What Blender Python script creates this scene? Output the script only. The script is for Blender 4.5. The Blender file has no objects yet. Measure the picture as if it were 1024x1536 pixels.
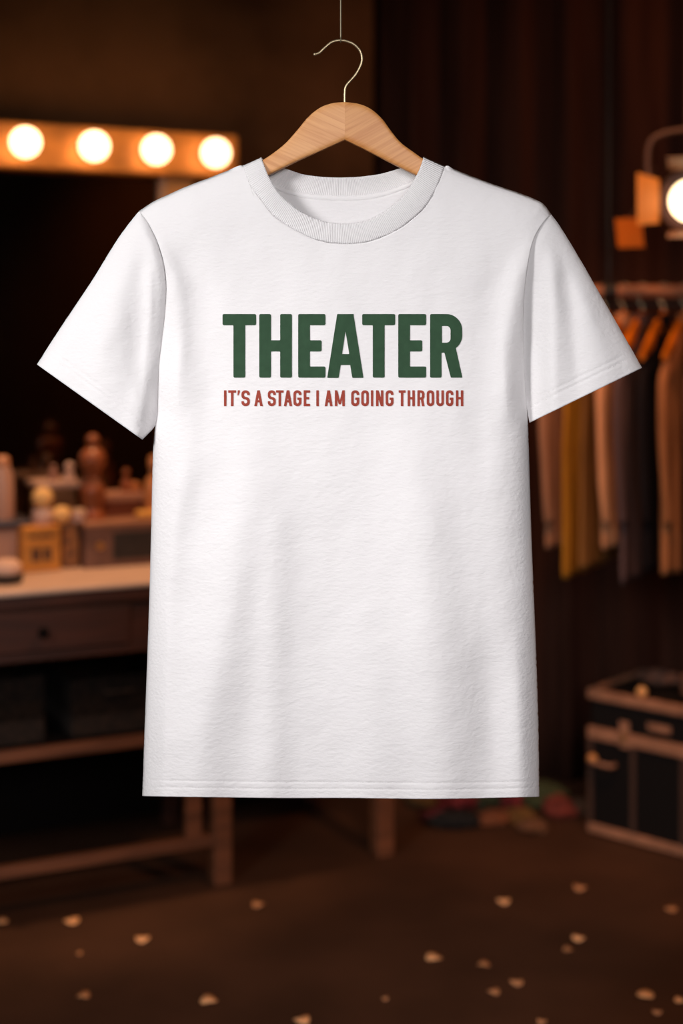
import bpy, bmesh, math, random
import numpy as np
from mathutils import Vector, Matrix, noise

random.seed(7)
SC = bpy.context.scene
COL = SC.collection
PI = math.pi

# ------------------------------------------------------------------ camera
EYE = 1.4            # eye height
FPX = 2133.33        # 50 mm on a 36 mm high frame, 1536 px
ZS = 1.94            # distance of the hanging shirt
cam_d = bpy.data.cameras.new('camera')
cam = bpy.data.objects.new('camera', cam_d)
COL.objects.link(cam)
cam.location = (0, 0, EYE)
cam.rotation_euler = (PI/2, 0, 0)
cam_d.sensor_fit = 'AUTO'
cam_d.sensor_width = 36
cam_d.lens = 50
cam_d.shift_y = -268/1536
cam_d.clip_start = 0.05
cam_d.dof.use_dof = True
cam_d.dof.focus_distance = ZS - 0.02
cam_d.dof.aperture_fstop = 1.75
SC.camera = cam

# ------------------------------------------------------------------ world, exposure
w = bpy.data.worlds.new('dark_room'); SC.world = w
w.use_nodes = True
w.node_tree.nodes['Background'].inputs[0].default_value = (0.004, 0.0025, 0.002, 1)
w.node_tree.nodes['Background'].inputs[1].default_value = 1.0
SC.view_settings.view_transform = 'Standard'
SC.view_settings.look = 'None'
SC.view_settings.exposure = 0.0
SC.view_settings.gamma = 1.0
SC.view_settings.use_curve_mapping = False

def area(name, loc, target, size, power, color, spread=PI):
    d = bpy.data.lights.new(name, 'AREA'); d.shape = 'DISK'; d.size = size
    d.energy = power; d.color = color; d.spread = spread
    o = bpy.data.objects.new(name, d); COL.objects.link(o)
    o.location = loc
    o.rotation_euler = (Vector(target) - Vector(loc)).to_track_quat('-Z', 'Y').to_euler()
    return o
def spot(name, loc, target, power, color, angle, blend=0.6, rad=0.06):
    d = bpy.data.lights.new(name, 'SPOT'); d.energy = power; d.color = color
    d.spot_size = math.radians(angle); d.spot_blend = blend; d.shadow_soft_size = rad
    o = bpy.data.objects.new(name, d); COL.objects.link(o)
    o.location = loc
    o.rotation_euler = (Vector(target) - Vector(loc)).to_track_quat('-Z', 'Y').to_euler()
    return o
# soft key from the front left, weaker added fill, unseen, behind the camera
area('key_softbox', (-1.55, 0.35, 2.2), (0.0, 1.94, 1.12), 0.55, 8.1, (1.0, 0.975, 0.97), math.radians(75))
area('fill_light', (0.35, -0.7, 1.9), (0.0, 1.94, 1.0), 0.9, 5.3, (1.0, 0.96, 0.97), math.radians(60))
# added warm spots, unseen, to brighten the table, rack, floor, curtain and side drape
spot('table_fill_spot', (-0.55, 3.45, 2.95), (-0.72, 3.72, 0.85), 130, (1.0, 0.56, 0.28), 36)
spot('rack_fill_spot', (0.35, 2.5, 2.75), (0.88, 3.85, 1.0), 78, (1.0, 0.46, 0.20), 50)
spot('floor_fill_spot', (0.9, 2.4, 2.95), (0.1, 3.3, 0.0), 80, (1.0, 0.5, 0.25), 75, 1.0)
spot('curtain_fill_spot', (1.9, 3.5, 2.9), (0.7, 4.45, 1.6), 38, (1.0, 0.42, 0.2), 75, 1.0)  # added from the side to bring out the curtain folds
spot('side_drape_fill', (1.3, 1.6, 2.9), (2.05, 0.9, 1.3), 110, (1.0, 0.5, 0.22), 80, 1.0)  # added so the drape's reflection shows in the mirror

# ------------------------------------------------------------------ materials
def lin(c):
    return tuple(((v/255)/12.92 if v/255 <= .04045 else ((v/255+.055)/1.055)**2.4) for v in c)
MATS = {}
def mat(name, col, rough=.6, metal=0., vary=.0, scale=20., bump=0., stretch=(1, 1, 1), emit=None, es=0., spec=.5, col2=None, sheen=0.):
    if name in MATS: return MATS[name]
    m = bpy.data.materials.new(name); m.use_nodes = True
    nt = m.node_tree; b = nt.nodes['Principled BSDF']
    b.inputs['Base Color'].default_value = (*col, 1)
    b.inputs['Roughness'].default_value = rough
    b.inputs['Metallic'].default_value = metal
    b.inputs['Specular IOR Level'].default_value = spec
    if sheen: b.inputs['Sheen Weight'].default_value = sheen
    if emit:
        b.inputs['Emission Color'].default_value = (*emit, 1)
        b.inputs['Emission Strength'].default_value = es
    if vary or bump or col2:
        tc = nt.nodes.new('ShaderNodeTexCoord'); mp = nt.nodes.new('ShaderNodeMapping')
        mp.inputs['Scale'].default_value = stretch
        nz = nt.nodes.new('ShaderNodeTexNoise'); nz.inputs['Scale'].default_value = scale
        nz.inputs['Detail'].default_value = 6
        nt.links.new(tc.outputs['Object'], mp.inputs[0]); nt.links.new(mp.outputs[0], nz.inputs['Vector'])
        if vary or col2:
            r = nt.nodes.new('ShaderNodeValToRGB')
            c2 = col2 if col2 else tuple(min(1, v*(1+vary)) for v in col)
            c1 = col if col2 else tuple(v*(1-vary) for v in col)
            r.color_ramp.elements[0].color = (*c1, 1); r.color_ramp.elements[0].position = .35
            r.color_ramp.elements[1].color = (*c2, 1); r.color_ramp.elements[1].position = .65
            nt.links.new(nz.outputs['Fac'], r.inputs[0]); nt.links.new(r.outputs[0], b.inputs['Base Color'])
        if bump:
            bp = nt.nodes.new('ShaderNodeBump'); bp.inputs['Distance'].default_value = bump; bp.inputs['Strength'].default_value = 1
            nt.links.new(nz.outputs['Fac'], bp.inputs['Height']); nt.links.new(bp.outputs[0], b.inputs['Normal'])
    MATS[name] = m
    return m

def cloth_mat(name, col, rib=False):
    m = bpy.data.materials.new(name); m.use_nodes = True
    nt = m.node_tree; b = nt.nodes['Principled BSDF']; L = nt.links.new
    b.inputs['Base Color'].default_value = (*col, 1)
    b.inputs['Roughness'].default_value = .92
    b.inputs['Specular IOR Level'].default_value = .15
    tc = nt.nodes.new('ShaderNodeTexCoord')
    mp = nt.nodes.new('ShaderNodeMapping'); mp.inputs['Scale'].default_value = (.45, 1, 1)
    n1 = nt.nodes.new('ShaderNodeTexNoise'); n1.inputs['Scale'].default_value = 260; n1.inputs['Detail'].default_value = 4
    n2 = nt.nodes.new('ShaderNodeTexNoise'); n2.inputs['Scale'].default_value = 60; n2.inputs['Detail'].default_value = 5; n2.inputs['Distortion'].default_value = .6
    L(tc.outputs['Object'], mp.inputs[0]); L(mp.outputs[0], n1.inputs['Vector']); L(mp.outputs[0], n2.inputs['Vector'])
    a = nt.nodes.new('ShaderNodeMath'); a.operation = 'MULTIPLY_ADD'; a.inputs[1].default_value = 1.0
    L(n2.outputs['Fac'], a.inputs[0]); L(n1.outputs['Fac'], a.inputs[2])
    h = a.outputs[0]
    if rib:
        uv = nt.nodes.new('ShaderNodeUVMap'); uv.uv_map = 'UVMap'
        sx = nt.nodes.new('ShaderNodeSeparateXYZ'); L(uv.outputs[0], sx.inputs[0])
        s = nt.nodes.new('ShaderNodeMath'); s.operation = 'SINE'
        mu = nt.nodes.new('ShaderNodeMath'); mu.operation = 'MULTIPLY'; mu.inputs[1].default_value = 2*PI
        L(sx.outputs[0], mu.inputs[0]); L(mu.outputs[0], s.inputs[0])
        ad = nt.nodes.new('ShaderNodeMath'); ad.operation = 'MULTIPLY_ADD'; ad.inputs[1].default_value = .32
        L(s.outputs[0], ad.inputs[0]); L(h, ad.inputs[2]); h = ad.outputs[0]
    bp = nt.nodes.new('ShaderNodeBump'); bp.inputs['Distance'].default_value = .00075; bp.inputs['Strength'].default_value = 1
    L(h, bp.inputs['Height']); L(bp.outputs[0], b.inputs['Normal'])
    return m

def wood_mat(name, c1, c2, ang, rough=.45, scale=1.0):
    m = bpy.data.materials.new(name); m.use_nodes = True
    nt = m.node_tree; b = nt.nodes['Principled BSDF']; L = nt.links.new
    tc = nt.nodes.new('ShaderNodeTexCoord')
    m0 = nt.nodes.new('ShaderNodeMapping'); m0.inputs['Rotation'].default_value = (0, ang, 0)
    mp = nt.nodes.new('ShaderNodeMapping'); mp.inputs['Scale'].default_value = (6*scale, 60*scale, 130*scale)
    nz = nt.nodes.new('ShaderNodeTexNoise'); nz.inputs['Scale'].default_value = 1.6; nz.inputs['Detail'].default_value = 7; nz.inputs['Distortion'].default_value = .7
    L(tc.outputs['Object'], m0.inputs[0]); L(m0.outputs[0], mp.inputs[0]); L(mp.outputs[0], nz.inputs['Vector'])
    r = nt.nodes.new('ShaderNodeValToRGB')
    r.color_ramp.elements[0].color = (*c1, 1); r.color_ramp.elements[0].position = .36
    r.color_ramp.elements[1].color = (*c2, 1); r.color_ramp.elements[1].position = .60
    L(nz.outputs['Fac'], r.inputs[0]); L(r.outputs[0], b.inputs['Base Color'])
    b.inputs['Roughness'].default_value = rough
    return m

# ------------------------------------------------------------------ object helpers
def link(name, me, m=None, parent=None, smooth=False):
    o = bpy.data.objects.new(name, me); COL.objects.link(o)
    if m: me.materials.append(m)
    if smooth:
        me.polygons.foreach_set('use_smooth', [True]*len(me.polygons))
    if parent: o.parent = parent
    return o
def tag(o, label, cat, group=None, kind=None):
    o['label'] = label; o['category'] = cat
    if group: o['group'] = group
    if kind: o['kind'] = kind
    return o
def thing(name, label, cat, loc=(0, 0, 0), rz=0, group=None):
    o = bpy.data.objects.new(name, None); COL.objects.link(o)
    o.location = loc; o.rotation_euler = (0, 0, rz); o.empty_display_size = .05
    return tag(o, label, cat, group)
def finish(name, bm, m, parent=None, smooth=False, bevel=0, angle=True):
    me = bpy.data.meshes.new(name)
    bmesh.ops.recalc_face_normals(bm, faces=bm.faces)
    bm.to_mesh(me); bm.free()
    o = link(name, me, m, parent, smooth)
    if smooth and angle:
        try: me.set_sharp_from_angle(angle=math.radians(40))
        except Exception: pass
    if bevel:
        md = o.modifiers.new('bevel', 'BEVEL'); md.width = bevel; md.segments = 2; md.limit_method = 'ANGLE'
    return o
def bx(bm, x0, x1, y0, y1, z0, z1, M=None):
    vs = [bm.verts.new(Vector(p) if M is None else M @ Vector(p)) for p in
          ((x0, y0, z0), (x1, y0, z0), (x1, y1, z0), (x0, y1, z0), (x0, y0, z1), (x1, y0, z1), (x1, y1, z1), (x0, y1, z1))]
    for f in ((3, 2, 1, 0), (4, 5, 6, 7), (0, 1, 5, 4), (1, 2, 6, 5), (2, 3, 7, 6), (3, 0, 4, 7)):
        bm.faces.new([vs[i] for i in f])
def box(name, m, parent, x0, x1, y0, y1, z0, z1, bevel=.002):
    bm = bmesh.new(); bx(bm, x0, x1, y0, y1, z0, z1)
    return finish(name, bm, m, parent, bevel=bevel)
def lathe(name, m, parent, prof, c=(0, 0, 0), seg=32, axis='Z', rot=None):
    bm = bmesh.new(); rings = []
    for r, z in prof:
        if r < 1e-5: rings.append([bm.verts.new((0, 0, z))])
        else: rings.append([bm.verts.new((r*math.cos(2*PI*k/seg), r*math.sin(2*PI*k/seg), z)) for k in range(seg)])
    for a, b in zip(rings, rings[1:]):
        for k in range(seg):
            k2 = (k+1) % seg
            if len(a) == 1 and len(b) == 1: continue
            if len(a) == 1: bm.faces.new((a[0], b[k], b[k2]))
            elif len(b) == 1: bm.faces.new((a[k], a[k2], b[0]))
            else: bm.faces.new((a[k], a[k2], b[k2], b[k]))
    M = Matrix.Translation(c) @ (rot.to_matrix().to_4x4() if rot else Matrix())
    bmesh.ops.transform(bm, matrix=M, verts=bm.verts)
    return finish(name, bm, m, parent, smooth=True)
def ballprof(r, z, n=12, a0=-90, a1=90):
    return [(r*math.cos(math.radians(a0+(a1-a0)*k/n)), z+r*math.sin(math.radians(a0+(a1-a0)*k/n))) for k in range(n+1)]
def smooth_path(pts, n=6):
    out = []
    P = [Vector(p) for p in pts]
    for i in range(len(P)-1):
        p0 = P[max(i-1, 0)]; p1 = P[i]; p2 = P[i+1]; p3 = P[min(i+2, len(P)-1)]
        for k in range(n):
            t = k/n
            out.append(.5*((2*p1)+(-p0+p2)*t+(2*p0-5*p1+4*p2-p3)*t*t+(-p0+3*p1-3*p2+p3)*t**3))
    out.append(P[-1]); return out
def tube_bm(bm, pts, r, seg=10, caps=True):
    pts = [Vector(p) for p in pts]; rings = []
    up = None
    for i, p in enumerate(pts):
        t = (pts[min(i+1, len(pts)-1)]-pts[max(i-1, 0)]).normalized()
        if up is None:
            up = t.orthogonal().normalized()
        up = (up - t*up.dot(t)).normalized(); sd = t.cross(up)
        rr = r[i] if isinstance(r, (list, tuple)) else r
        rings.append([bm.verts.new(p+rr*(math.cos(2*PI*k/seg)*up+math.sin(2*PI*k/seg)*sd)) for k in range(seg)])
    for a, b in zip(rings, rings[1:]):
        for k in range(seg):
            bm.faces.new((a[k], a[(k+1) % seg], b[(k+1) % seg], b[k]))
    if caps:
        bm.faces.new(rings[0][::-1]); bm.faces.new(rings[-1])
def tube(name, m, parent, pts, r, seg=10):
    bm = bmesh.new(); tube_bm(bm, pts, r, seg)
    return finish(name, bm, m, parent, smooth=True)
def dup(root, loc=None, rz=None):
    r = root.copy(); COL.objects.link(r)
    for ch in list(root.children):
        c = ch.copy(); COL.objects.link(c); c.parent = r
        for g in list(ch.children):
            d = g.copy(); COL.objects.link(d); d.parent = c
    if loc is not None: r.location = loc
    if rz is not None: r.rotation_euler = (0, 0, rz)
    return r

def at(px, py, Y):
    """photo measurement -> metres, for something at distance Y"""
    return ((px-512)*Y/FPX, Y, EYE-(py-500)*Y/FPX)

# ================================================================== ROOM
M_floor = mat('floor_boards', (.060, .025, .0125), .62, vary=.22, scale=3.0, bump=.001, spec=.25)
M_wall = mat('wall_plaster', (.15, .064, .024), .9, vary=.35, scale=2.6, bump=.004, spec=.1)
M_dark = mat('dark_paint', (.03, .018, .012), .9, spec=.1)
def struct(name, bm, m):
    o = finish(name, bm, m); o['kind'] = 'structure'; return o
# the mirror wall runs obliquely: O = front left of the table, T along, N into the wall
TO = Vector((-.804, 3.35, 0)); TD = Vector((.908, .418, 0)).normalized(); TN = Vector((-.418, .908, 0)).normalized()
TRZ = math.atan2(TD.y, TD.x)
def tw(t, s, z=0): return TO + TD*t + TN*s + Vector((0, 0, z))
MT = Matrix.Translation(TO) @ Matrix.Rotation(TRZ, 4, 'Z')

bm = bmesh.new(); bx(bm, -2.6, 2.4, -2.2, 5.2, -.1, 0); struct('floor', bm, M_floor)
bm = bmesh.new(); bx(bm, -2.6, 2.4, -2.2, 5.2, 3.1, 3.2); struct('ceiling', bm, M_dark)
bm = bmesh.new(); bx(bm, -1.6, 1.28, .62, .72, 0, 3.1, MT); struct('wall_left', bm, M_wall)
bm = bmesh.new(); bx(bm, -2.6, 2.4, 4.75, 4.85, 0, 3.1); struct('wall_back', bm, M_dark)
bm = bmesh.new(); bx(bm, 2.2, 2.3, -2.2, 5.2, 0, 3.1); struct('wall_right', bm, M_dark)
bm = bmesh.new(); bx(bm, -2.5, -2.4, -2.2, 5.2, 0, 3.1); struct('wall_side', bm, M_dark)
bm = bmesh.new(); bx(bm, -2.6, 2.4, -2.1, -2.0, 0, 3.1); struct('wall_rear', bm, M_dark)

def curtain(name, label, p0, p1, z0, z1, m, seed, amp=.045, pitch=.13):
    rnd = random.Random(seed)
    p0 = Vector(p0); p1 = Vector(p1); L = (p1-p0).length; d = (p1-p0)/L; nrm = Vector((-d.y, d.x, 0))
    n = int(L/.012); rows = 14; bm = bmesh.new(); grid = []
    ph = 0; offs = []
    for i in range(n+1):
        ph += .012/pitch*2*PI*(.75+.6*noise.noise(Vector((i*.02, seed, 0))))
        offs.append((ph, .6+.5*noise.noise(Vector((i*.03, seed+5, 0)))))
    for j in range(rows+1):
        v = j/rows; row = []
        for i, (ph, a) in enumerate(offs):
            u = i/n*L
            k = amp*a*(.75+.35*v)*(math.sin(ph+.5*math.sin(v*2+i*.01))+.25*math.sin(2.3*ph+1+v))
            p = p0+d*u+nrm*k; row.append(bm.verts.new((p.x, p.y, z1+(z0-z1)*v)))
        grid.append(row)
    for j in range(rows):
        for i in range(n): bm.faces.new((grid[j][i], grid[j][i+1], grid[j+1][i+1], grid[j+1][i]))
    o = finish(name, bm, m, smooth=True, angle=False)
    s = o.modifiers.new('thick', 'SOLIDIFY'); s.thickness = .004
    return tag(o, label, 'curtain')
M_curt = mat('curtain_velvet', (.044, .0165, .0105), .95, vary=.25, scale=4, stretch=(6, 6, .4), spec=.08)
M_curt2 = mat('curtain_brown', (.075, .032, .014), .95, vary=.3, scale=4, stretch=(6, 6, .4), spec=.08)
curtain('stage_curtain', 'dark red-brown pleated stage curtain hanging behind the clothes rail', (.12, 4.45, 0), (2.15, 4.45, 0), .012, 3.08, M_curt, 3)
curtain('stage_curtain', 'brown drape seen dimly in the dressing mirror', (2.08, -1.5, 0), (2.08, 3.3, 0), .012, 3.08, M_curt2, 11, .05, .2)

# ================================================================== T-SHIRT
def prof(t):
    t = np.clip(t, 0, 1); return np.sqrt(np.maximum(0, 1-(1-t)**2))
def sst(a, b, x):
    t = np.clip((x-a)/(b-a), 0, 1); return t*t*(3-2*t)
def pdist(x, y, poly):
    d = np.full(np.shape(x), 1e9)
    for (x0, y0), (x1, y1) in zip(poly, poly[1:]):
        dx, dy = x1-x0, y1-y0
        t = np.clip(((x-x0)*dx+(y-y0)*dy)/(dx*dx+dy*dy), 0, 1)
        d = np.minimum(d, np.hypot(x-x0-t*dx, y-y0-t*dy))
    return d
def P(x, y, d):
    """measured outline point (photo px) of the shirt with its own depth d towards the viewer -> metres"""
    Y = ZS-d
    return np.stack([(x-512)*Y/FPX, Y+0*x, EYE-(y-500)*Y/FPX], -1)

# measured outlines
SHL = [(209, 317), (230, 303), (250, 293.5), (280, 280), (312, 268), (340, 257), (364, 249), (378, 242), (392, 236.5)]
SHR = [(826, 322), (815, 307), (801, 299), (777, 289.5), (740, 277), (705, 264), (680, 254), (667, 250), (652, 243), (635, 236)]
SLL = [(209, 317), (187.5, 344), (168, 373), (140.6, 418), (112, 461), (86, 500), (56, 547)]
SLR = [(826, 322), (841, 343), (866, 384), (892, 429), (939, 511), (962, 552)]
AHL = [(209, 317), (222, 334), (236, 362), (246, 395), (250, 430), (248, 470), (243, 515), (239, 550), (237, 611), (233, 639)]
AHR = [(826, 322), (812, 338), (800, 360), (793, 388), (787, 430), (784, 479), (785, 538), (788, 596), (791, 634)]
SDL = [(230, 680), (228, 760), (225, 880), (221, 1000), (218, 1080), (215.5, 1150), (214, 1194)]
SDR = [(793, 700), (796, 800), (800, 900), (804, 1000), (806.5, 1080), (807.5, 1140), (808, 1195)]
LEFT = AHL+SDL; RIGHT = AHR+SDR
HEM = [(214, 1195), (300, 1196.5), (420, 1198), (520, 1198), (640, 1199.5), (720, 1198.5), (808, 1196.5)]
CFO = [(364, 249), (375, 278), (393, 302), (410, 323.5), (438, 343), (466.6, 357), (490, 363.5), (516, 366), (542, 364.5), (565, 359), (590, 348), (607, 337.5), (635, 313), (653, 285), (667, 250)]
CFI = [(392, 236.5), (396, 248), (405, 269), (421, 293), (445.5, 314), (463, 324), (480.6, 331), (498, 334), (516, 335), (534, 333.5), (551, 329.5), (569, 321), (586, 310), (602, 296), (614, 281), (628, 256), (635, 236)]
CBI = [(392, 236.5), (400, 244), (414, 249), (428, 253), (452.5, 261), (470, 264), (488, 265.7), (509, 266.3), (530, 265.7), (551, 263.8), (572, 260.5), (598, 253), (618, 246), (628, 242), (635, 236)]
CBO = [(364, 249), (385, 268), (407, 281), (428, 290), (445, 294.5), (463, 297.5), (480, 299.5), (498, 300.6), (517, 301), (537, 300.6), (558, 298), (579, 293.6), (600, 286.5), (621, 278), (645, 266), (667, 250)]

def interp_poly(poly, n, key=None):
    p = np.array(poly, float)
    q = np.array([v[:2] for v in smooth_path([(a, b, 0) for a, b in poly], 8)])
    s = np.r_[0, np.cumsum(np.hypot(*np.diff(q, axis=0).T))]
    if isinstance(n, int): t = np.linspace(0, 1, n)
    else: t = np.asarray(n)
    t = t*s[-1]
    return np.stack([np.interp(t, s, q[:, 0]), np.interp(t, s, q[:, 1])], -1)
LEFTa = interp_poly(LEFT, 800); RIGHTa = interp_poly(RIGHT, 800)
def thick(y): return .021+.015*sst(300, 720, y)
def ridge(x, y, pts, wd, amp, y0, y1, f=70):
    ys = [p[1] for p in pts]; xs = [p[0] for p in pts]
    c = np.interp(y, ys, xs)
    return amp*np.exp(-((x-c)/wd)**2)*sst(y0-f, y0+f, y)*(1-sst(y1-f, y1+f, y))
def folds(x, y):
    g = 0*x
    g = g+ridge(x, y, [(285, 640), (262, 800), (246, 1000), (240, 1190)], 20, .0035, 700, 1400)
    g = g+ridge(x, y, [(390, 620), (372, 730), (330, 980), (300, 1110), (296, 1200)], 40, .0085, 690, 1400, 120)
    g = g+ridge(x, y, [(415, 700), (405, 1200)], 26, .0045, 760, 1400, 110)
    g = g+ridge(x, y, [(545, 800), (560, 1200)], 38, .0030, 900, 1500, 120)
    g = g+ridge(x, y, [(620, 640), (640, 850), (665, 1190)], 46, .0085, 700, 1400, 130)
    g = g+ridge(x, y, [(770, 800), (785, 1190)], 20, .0045, 960, 1400, 100)
    g = g-ridge(x, y, [(735, 1000), (742, 1190)], 30, .0060, 980, 1160, 70)
    g = g-ridge(x, y, [(285, 760), (268, 900)], 24, .0030, 760, 940, 50)
    g = g+ridge(x, y, [(806, 330), (775, 420), (762, 520), (760, 680)], 17, .0050, 380, 620, 45)
    g = g+ridge(x, y, [(228, 335), (262, 420), (268, 520), (262, 640)], 16, .0040, 370, 600, 40)
    g = g-ridge(x, y, [(262, 335), (300, 430), (312, 560)], 26, .0035, 380, 640, 45)
    g = g-ridge(x, y, [(770, 335), (730, 450), (722, 600)], 28, .0030, 400, 700, 45)
    g = g+ridge(x, y, [(440, 330), (470, 440)], 60, .0020, 400, 640)
    g = g+.0022*np.sin(x*.021+.8*np.sin(y*.006)+1.1)*sst(620, 1000, y)
    return g
def nz_arr(x, y, sc, amp, seed=0.):
    xf = np.ravel(x); yf = np.ravel(y); out = np.empty(len(xf))
    for i in range(len(xf)):
        out[i] = noise.noise(Vector((xf[i]*sc, yf[i]*sc*.8, seed)))
    return amp*out.reshape(np.shape(x))
def Fbase(x, y):
    eS = np.minimum(np.minimum(pdist(x, y, SHL), pdist(x, y, SHR)), np.minimum(pdist(x, y, SLL), pdist(x, y, SLR)))
    S = thick(y)*prof(eS/75)
    e = np.minimum(x-np.interp(y, LEFTa[:, 1], LEFTa[:, 0]), np.interp(y, RIGHTa[:, 1], RIGHTa[:, 0])-x)
    wv = sst(360, 600, y); fl = np.where(x < 512, .5, .25)*(1-sst(560, 636, y))
    side = fl+(1-fl)*prof(e/62)
    return S*(1-wv+wv*side), np.clip(np.minimum(eS/40, 1+(np.clip(e/30, 0, 1)-1)*sst(420, 560, y)), 0, 1)
def Ffront(x, y):
    F, k = Fbase(x, y)
    hemy = np.interp(x, [p[0] for p in HEM], [p[1] for p in HEM])
    dh = hemy-y
    st = -.0009*np.exp(-((dh-25)/1.6)**2)*.6-.0005*np.exp(-((dh-15)/1.6)**2)+.0006*sst(27, 23, dh)*0
    return F+folds(x, y)*1.3*k*np.clip(e_front(x, y), 0, 1)+st*k
def e_front(x, y): return 1.0+0*x
def Fnoise(x, y): return nz_arr(x, y, .011, .0016)+nz_arr(x, y, .03, .0007, 4.)+nz_arr(x, y, .085, .00022, 9.)
def Ffull(x, y):
    _, k = Fbase(x, y)
    return Ffront(x, y)+Fnoise(x, y)*k
def Fback(x, y):
    F, k = Fbase(x, y); return -(F*.95+.004*np.sin(x*.03+.5)*k*sst(700, 1100, y))

def coons(top, bot, lef, rig, us, vs):
    """top/bot: functions of u, lef/rig functions of v -> grids"""
    T = top(us)[None]; B = bot(us)[None]; Lf = lef(vs)[:, None]; R = rig(vs)[:, None]
    u = us[None, :, None]; v = vs[:, None, None]
    return (1-v)*T+v*B+(1-u)*Lf+u*R-((1-u)*(1-v)*T[:, :1]+u*(1-v)*T[:, -1:]+(1-u)*v*B[:, :1]+u*v*B[:, -1:])
def grid_faces(nr, nc, off=0):
    return [(off+j*nc+i, off+j*nc+i+1, off+(j+1)*nc+i+1, off+(j+1)*nc+i) for j in range(nr-1) for i in range(nc-1)]
def mesh_from(name, V, F, m, parent, weld=1e-5, thickness=.0012, uv=None):
    me = bpy.data.meshes.new(name); me.from_pydata([tuple(v) for v in V], [], F)
    if uv is not None:
        ul = me.uv_layers.new(name='UVMap')
        idx = np.empty(len(me.loops), int); me.loops.foreach_get('vertex_index', idx)
        ul.data.foreach_set('uv', np.asarray(uv)[idx].ravel())
    bm = bmesh.new(); bm.from_mesh(me)
    if weld: bmesh.ops.remove_doubles(bm, verts=bm.verts, dist=weld)
    bmesh.ops.recalc_face_normals(bm, faces=bm.faces)
    bm.to_mesh(me); bm.free()
    o = link(name, me, m, parent, True)
    if thickness:
        s = o.modifiers.new('thick', 'SOLIDIFY'); s.thickness = thickness; s.offset = 0
    return o

M_cloth = cloth_mat('white_cotton', (.80, .785, .79))
M_rib = cloth_mat('white_rib', (.79, .775, .78), True)
shirt = thing('t_shirt', 'white cotton t-shirt with green and red lettering hanging on the wooden hanger', 't-shirt', (0, ZS, .65))
bpy.context.view_layer.update()
inv = Matrix.Translation((0, -ZS, -.65))
def W(pts): return pts-np.array([0, ZS, .65])

def by_x(poly):
    q = interp_poly(poly, 400)
    return lambda u: np.stack([q[0, 0]+(q[-1, 0]-q[0, 0])*u, np.interp(q[0, 0]+(q[-1, 0]-q[0, 0])*u, q[:, 0], q[:, 1])], -1)
def by_y(poly):
    q = interp_poly(poly, 400)
    return lambda v: np.stack([np.interp(q[0, 1]+(q[-1, 1]-q[0, 1])*v, q[:, 1], q[:, 0]), q[0, 1]+(q[-1, 1]-q[0, 1])*v], -1)
def by_s(poly):
    return lambda v: interp_poly(poly, v)
NC = 210
us = .5-.5*np.cos(np.linspace(0, PI, NC)); us = .55*us+.45*np.linspace(0, 1, NC)
vs = np.r_[np.linspace(0, .955, 250), np.linspace(.957, 1, 34)]
def top_fn(neck):
    return by_x(SHL[:7]+neck[1:-1]+SHR[7::-1])
V = []; F = []
for k, neck in enumerate((CFO, CBO)):
    G = coons(top_fn(neck), by_x(HEM), by_y(LEFT), by_y(RIGHT), us, vs)
    x, y = G[..., 0], G[..., 1]
    d = Ffull(x, y) if k == 0 else Fback(x, y)
    V.append(P(x, y, d).reshape(-1, 3)); F += grid_faces(len(vs), NC, k*len(vs)*NC)
body = mesh_from('torso', W(np.concatenate(V)), F, M_cloth, shirt, 5e-5)

# sleeves
SBL = AHL[:-1]+[(235, 628), (232, 638), (228, 644), (222, 650), (217, 655), (213, 659)]
SBR = AHR[:-1]+[(794, 634)]
def sleeve(side, outer, inner, cuff, rg):
    V = []; F = []
    q = interp_poly(outer, 200); r = interp_poly(inner, 200)
    u_ = .5-.5*np.cos(np.linspace(0, PI, 90)); v_ = np.linspace(0.004, 1, 150)
    L = interp_poly(outer, v_); R = interp_poly(inner, v_)
    # tuck the seam edge a little under the torso
    tuck = np.array([1, 0])*(10 if side < 0 else -10)*(sst(0, .12, v_)*(1-sst(.86, .93, v_)))[:, None]
    R = R+tuck
    x = L[:, None, 0]*(1-u_)+R[:, None, 0]*u_; y = L[:, None, 1]*(1-u_)+R[:, None, 1]*u_
    # straight cuff: the last rows follow the measured cuff line
    eS = np.minimum(pdist(x, y, outer), pdist(x, y, SHL if side < 0 else SHR))
    dse = pdist(x, y, inner)
    wv = sst(350, 520, y)
    dah = pdist(x, y, AHL if side < 0 else AHR)
    am_ = .52+.28*sst(540, 630, y) if side < 0 else .93
    cw = 52-34*sst(500, 620, y) if side < 0 else 34.
    S = thick(y)*prof(eS/75)*(1-wv*am_*np.exp(-(dah/cw)**2))-.0016*np.exp(-(dah/9)**2)*np.clip(eS/20, 0, 1)
    if side < 0: S = S*(.25+.75*prof(dse/14))
    k = np.clip(eS/30, 0, 1)*np.clip(dse/22, 0, 1)
    g = 0*x
    for pts, wd, am, y0, y1 in rg: g = g+ridge(x, y, pts, wd, am, y0, y1, 40)
    g = g+nz_arr(x, y, .014, .0018, 2.)+nz_arr(x, y, .04, .0007, 5.)
    cd = pdist(x, y, cuff)
    st = -.0008*np.exp(-((cd-21)/1.7)**2)-.0008*np.exp(-((cd-29)/1.7)**2)
    d = S+(g+st)*k
    V.append(P(x, y, d).reshape(-1, 3)); F += grid_faces(150, 90)
    db = -np.maximum(S, 0)*.9-.0005*k
    V.append(P(x, y, db).reshape(-1, 3)); F += grid_faces(150, 90, 150*90)
    o = mesh_from('sleeve', W(np.concatenate(V)), F, M_cloth, shirt, 5e-5)
    def depth(px, py):
        i = np.argmin((x-px)**2+(y-py)**2); return d.ravel()[i]
    return depth
SRGL = [([(203, 350), (176, 440), (150, 560)], 20, .0028, 400, 640), ([(214, 360), (205, 470), (192, 600)], 15, -.0022, 380, 600),
        ([(226, 380), (226, 470), (218, 600)], 9, .0030, 400, 600)]
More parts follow.
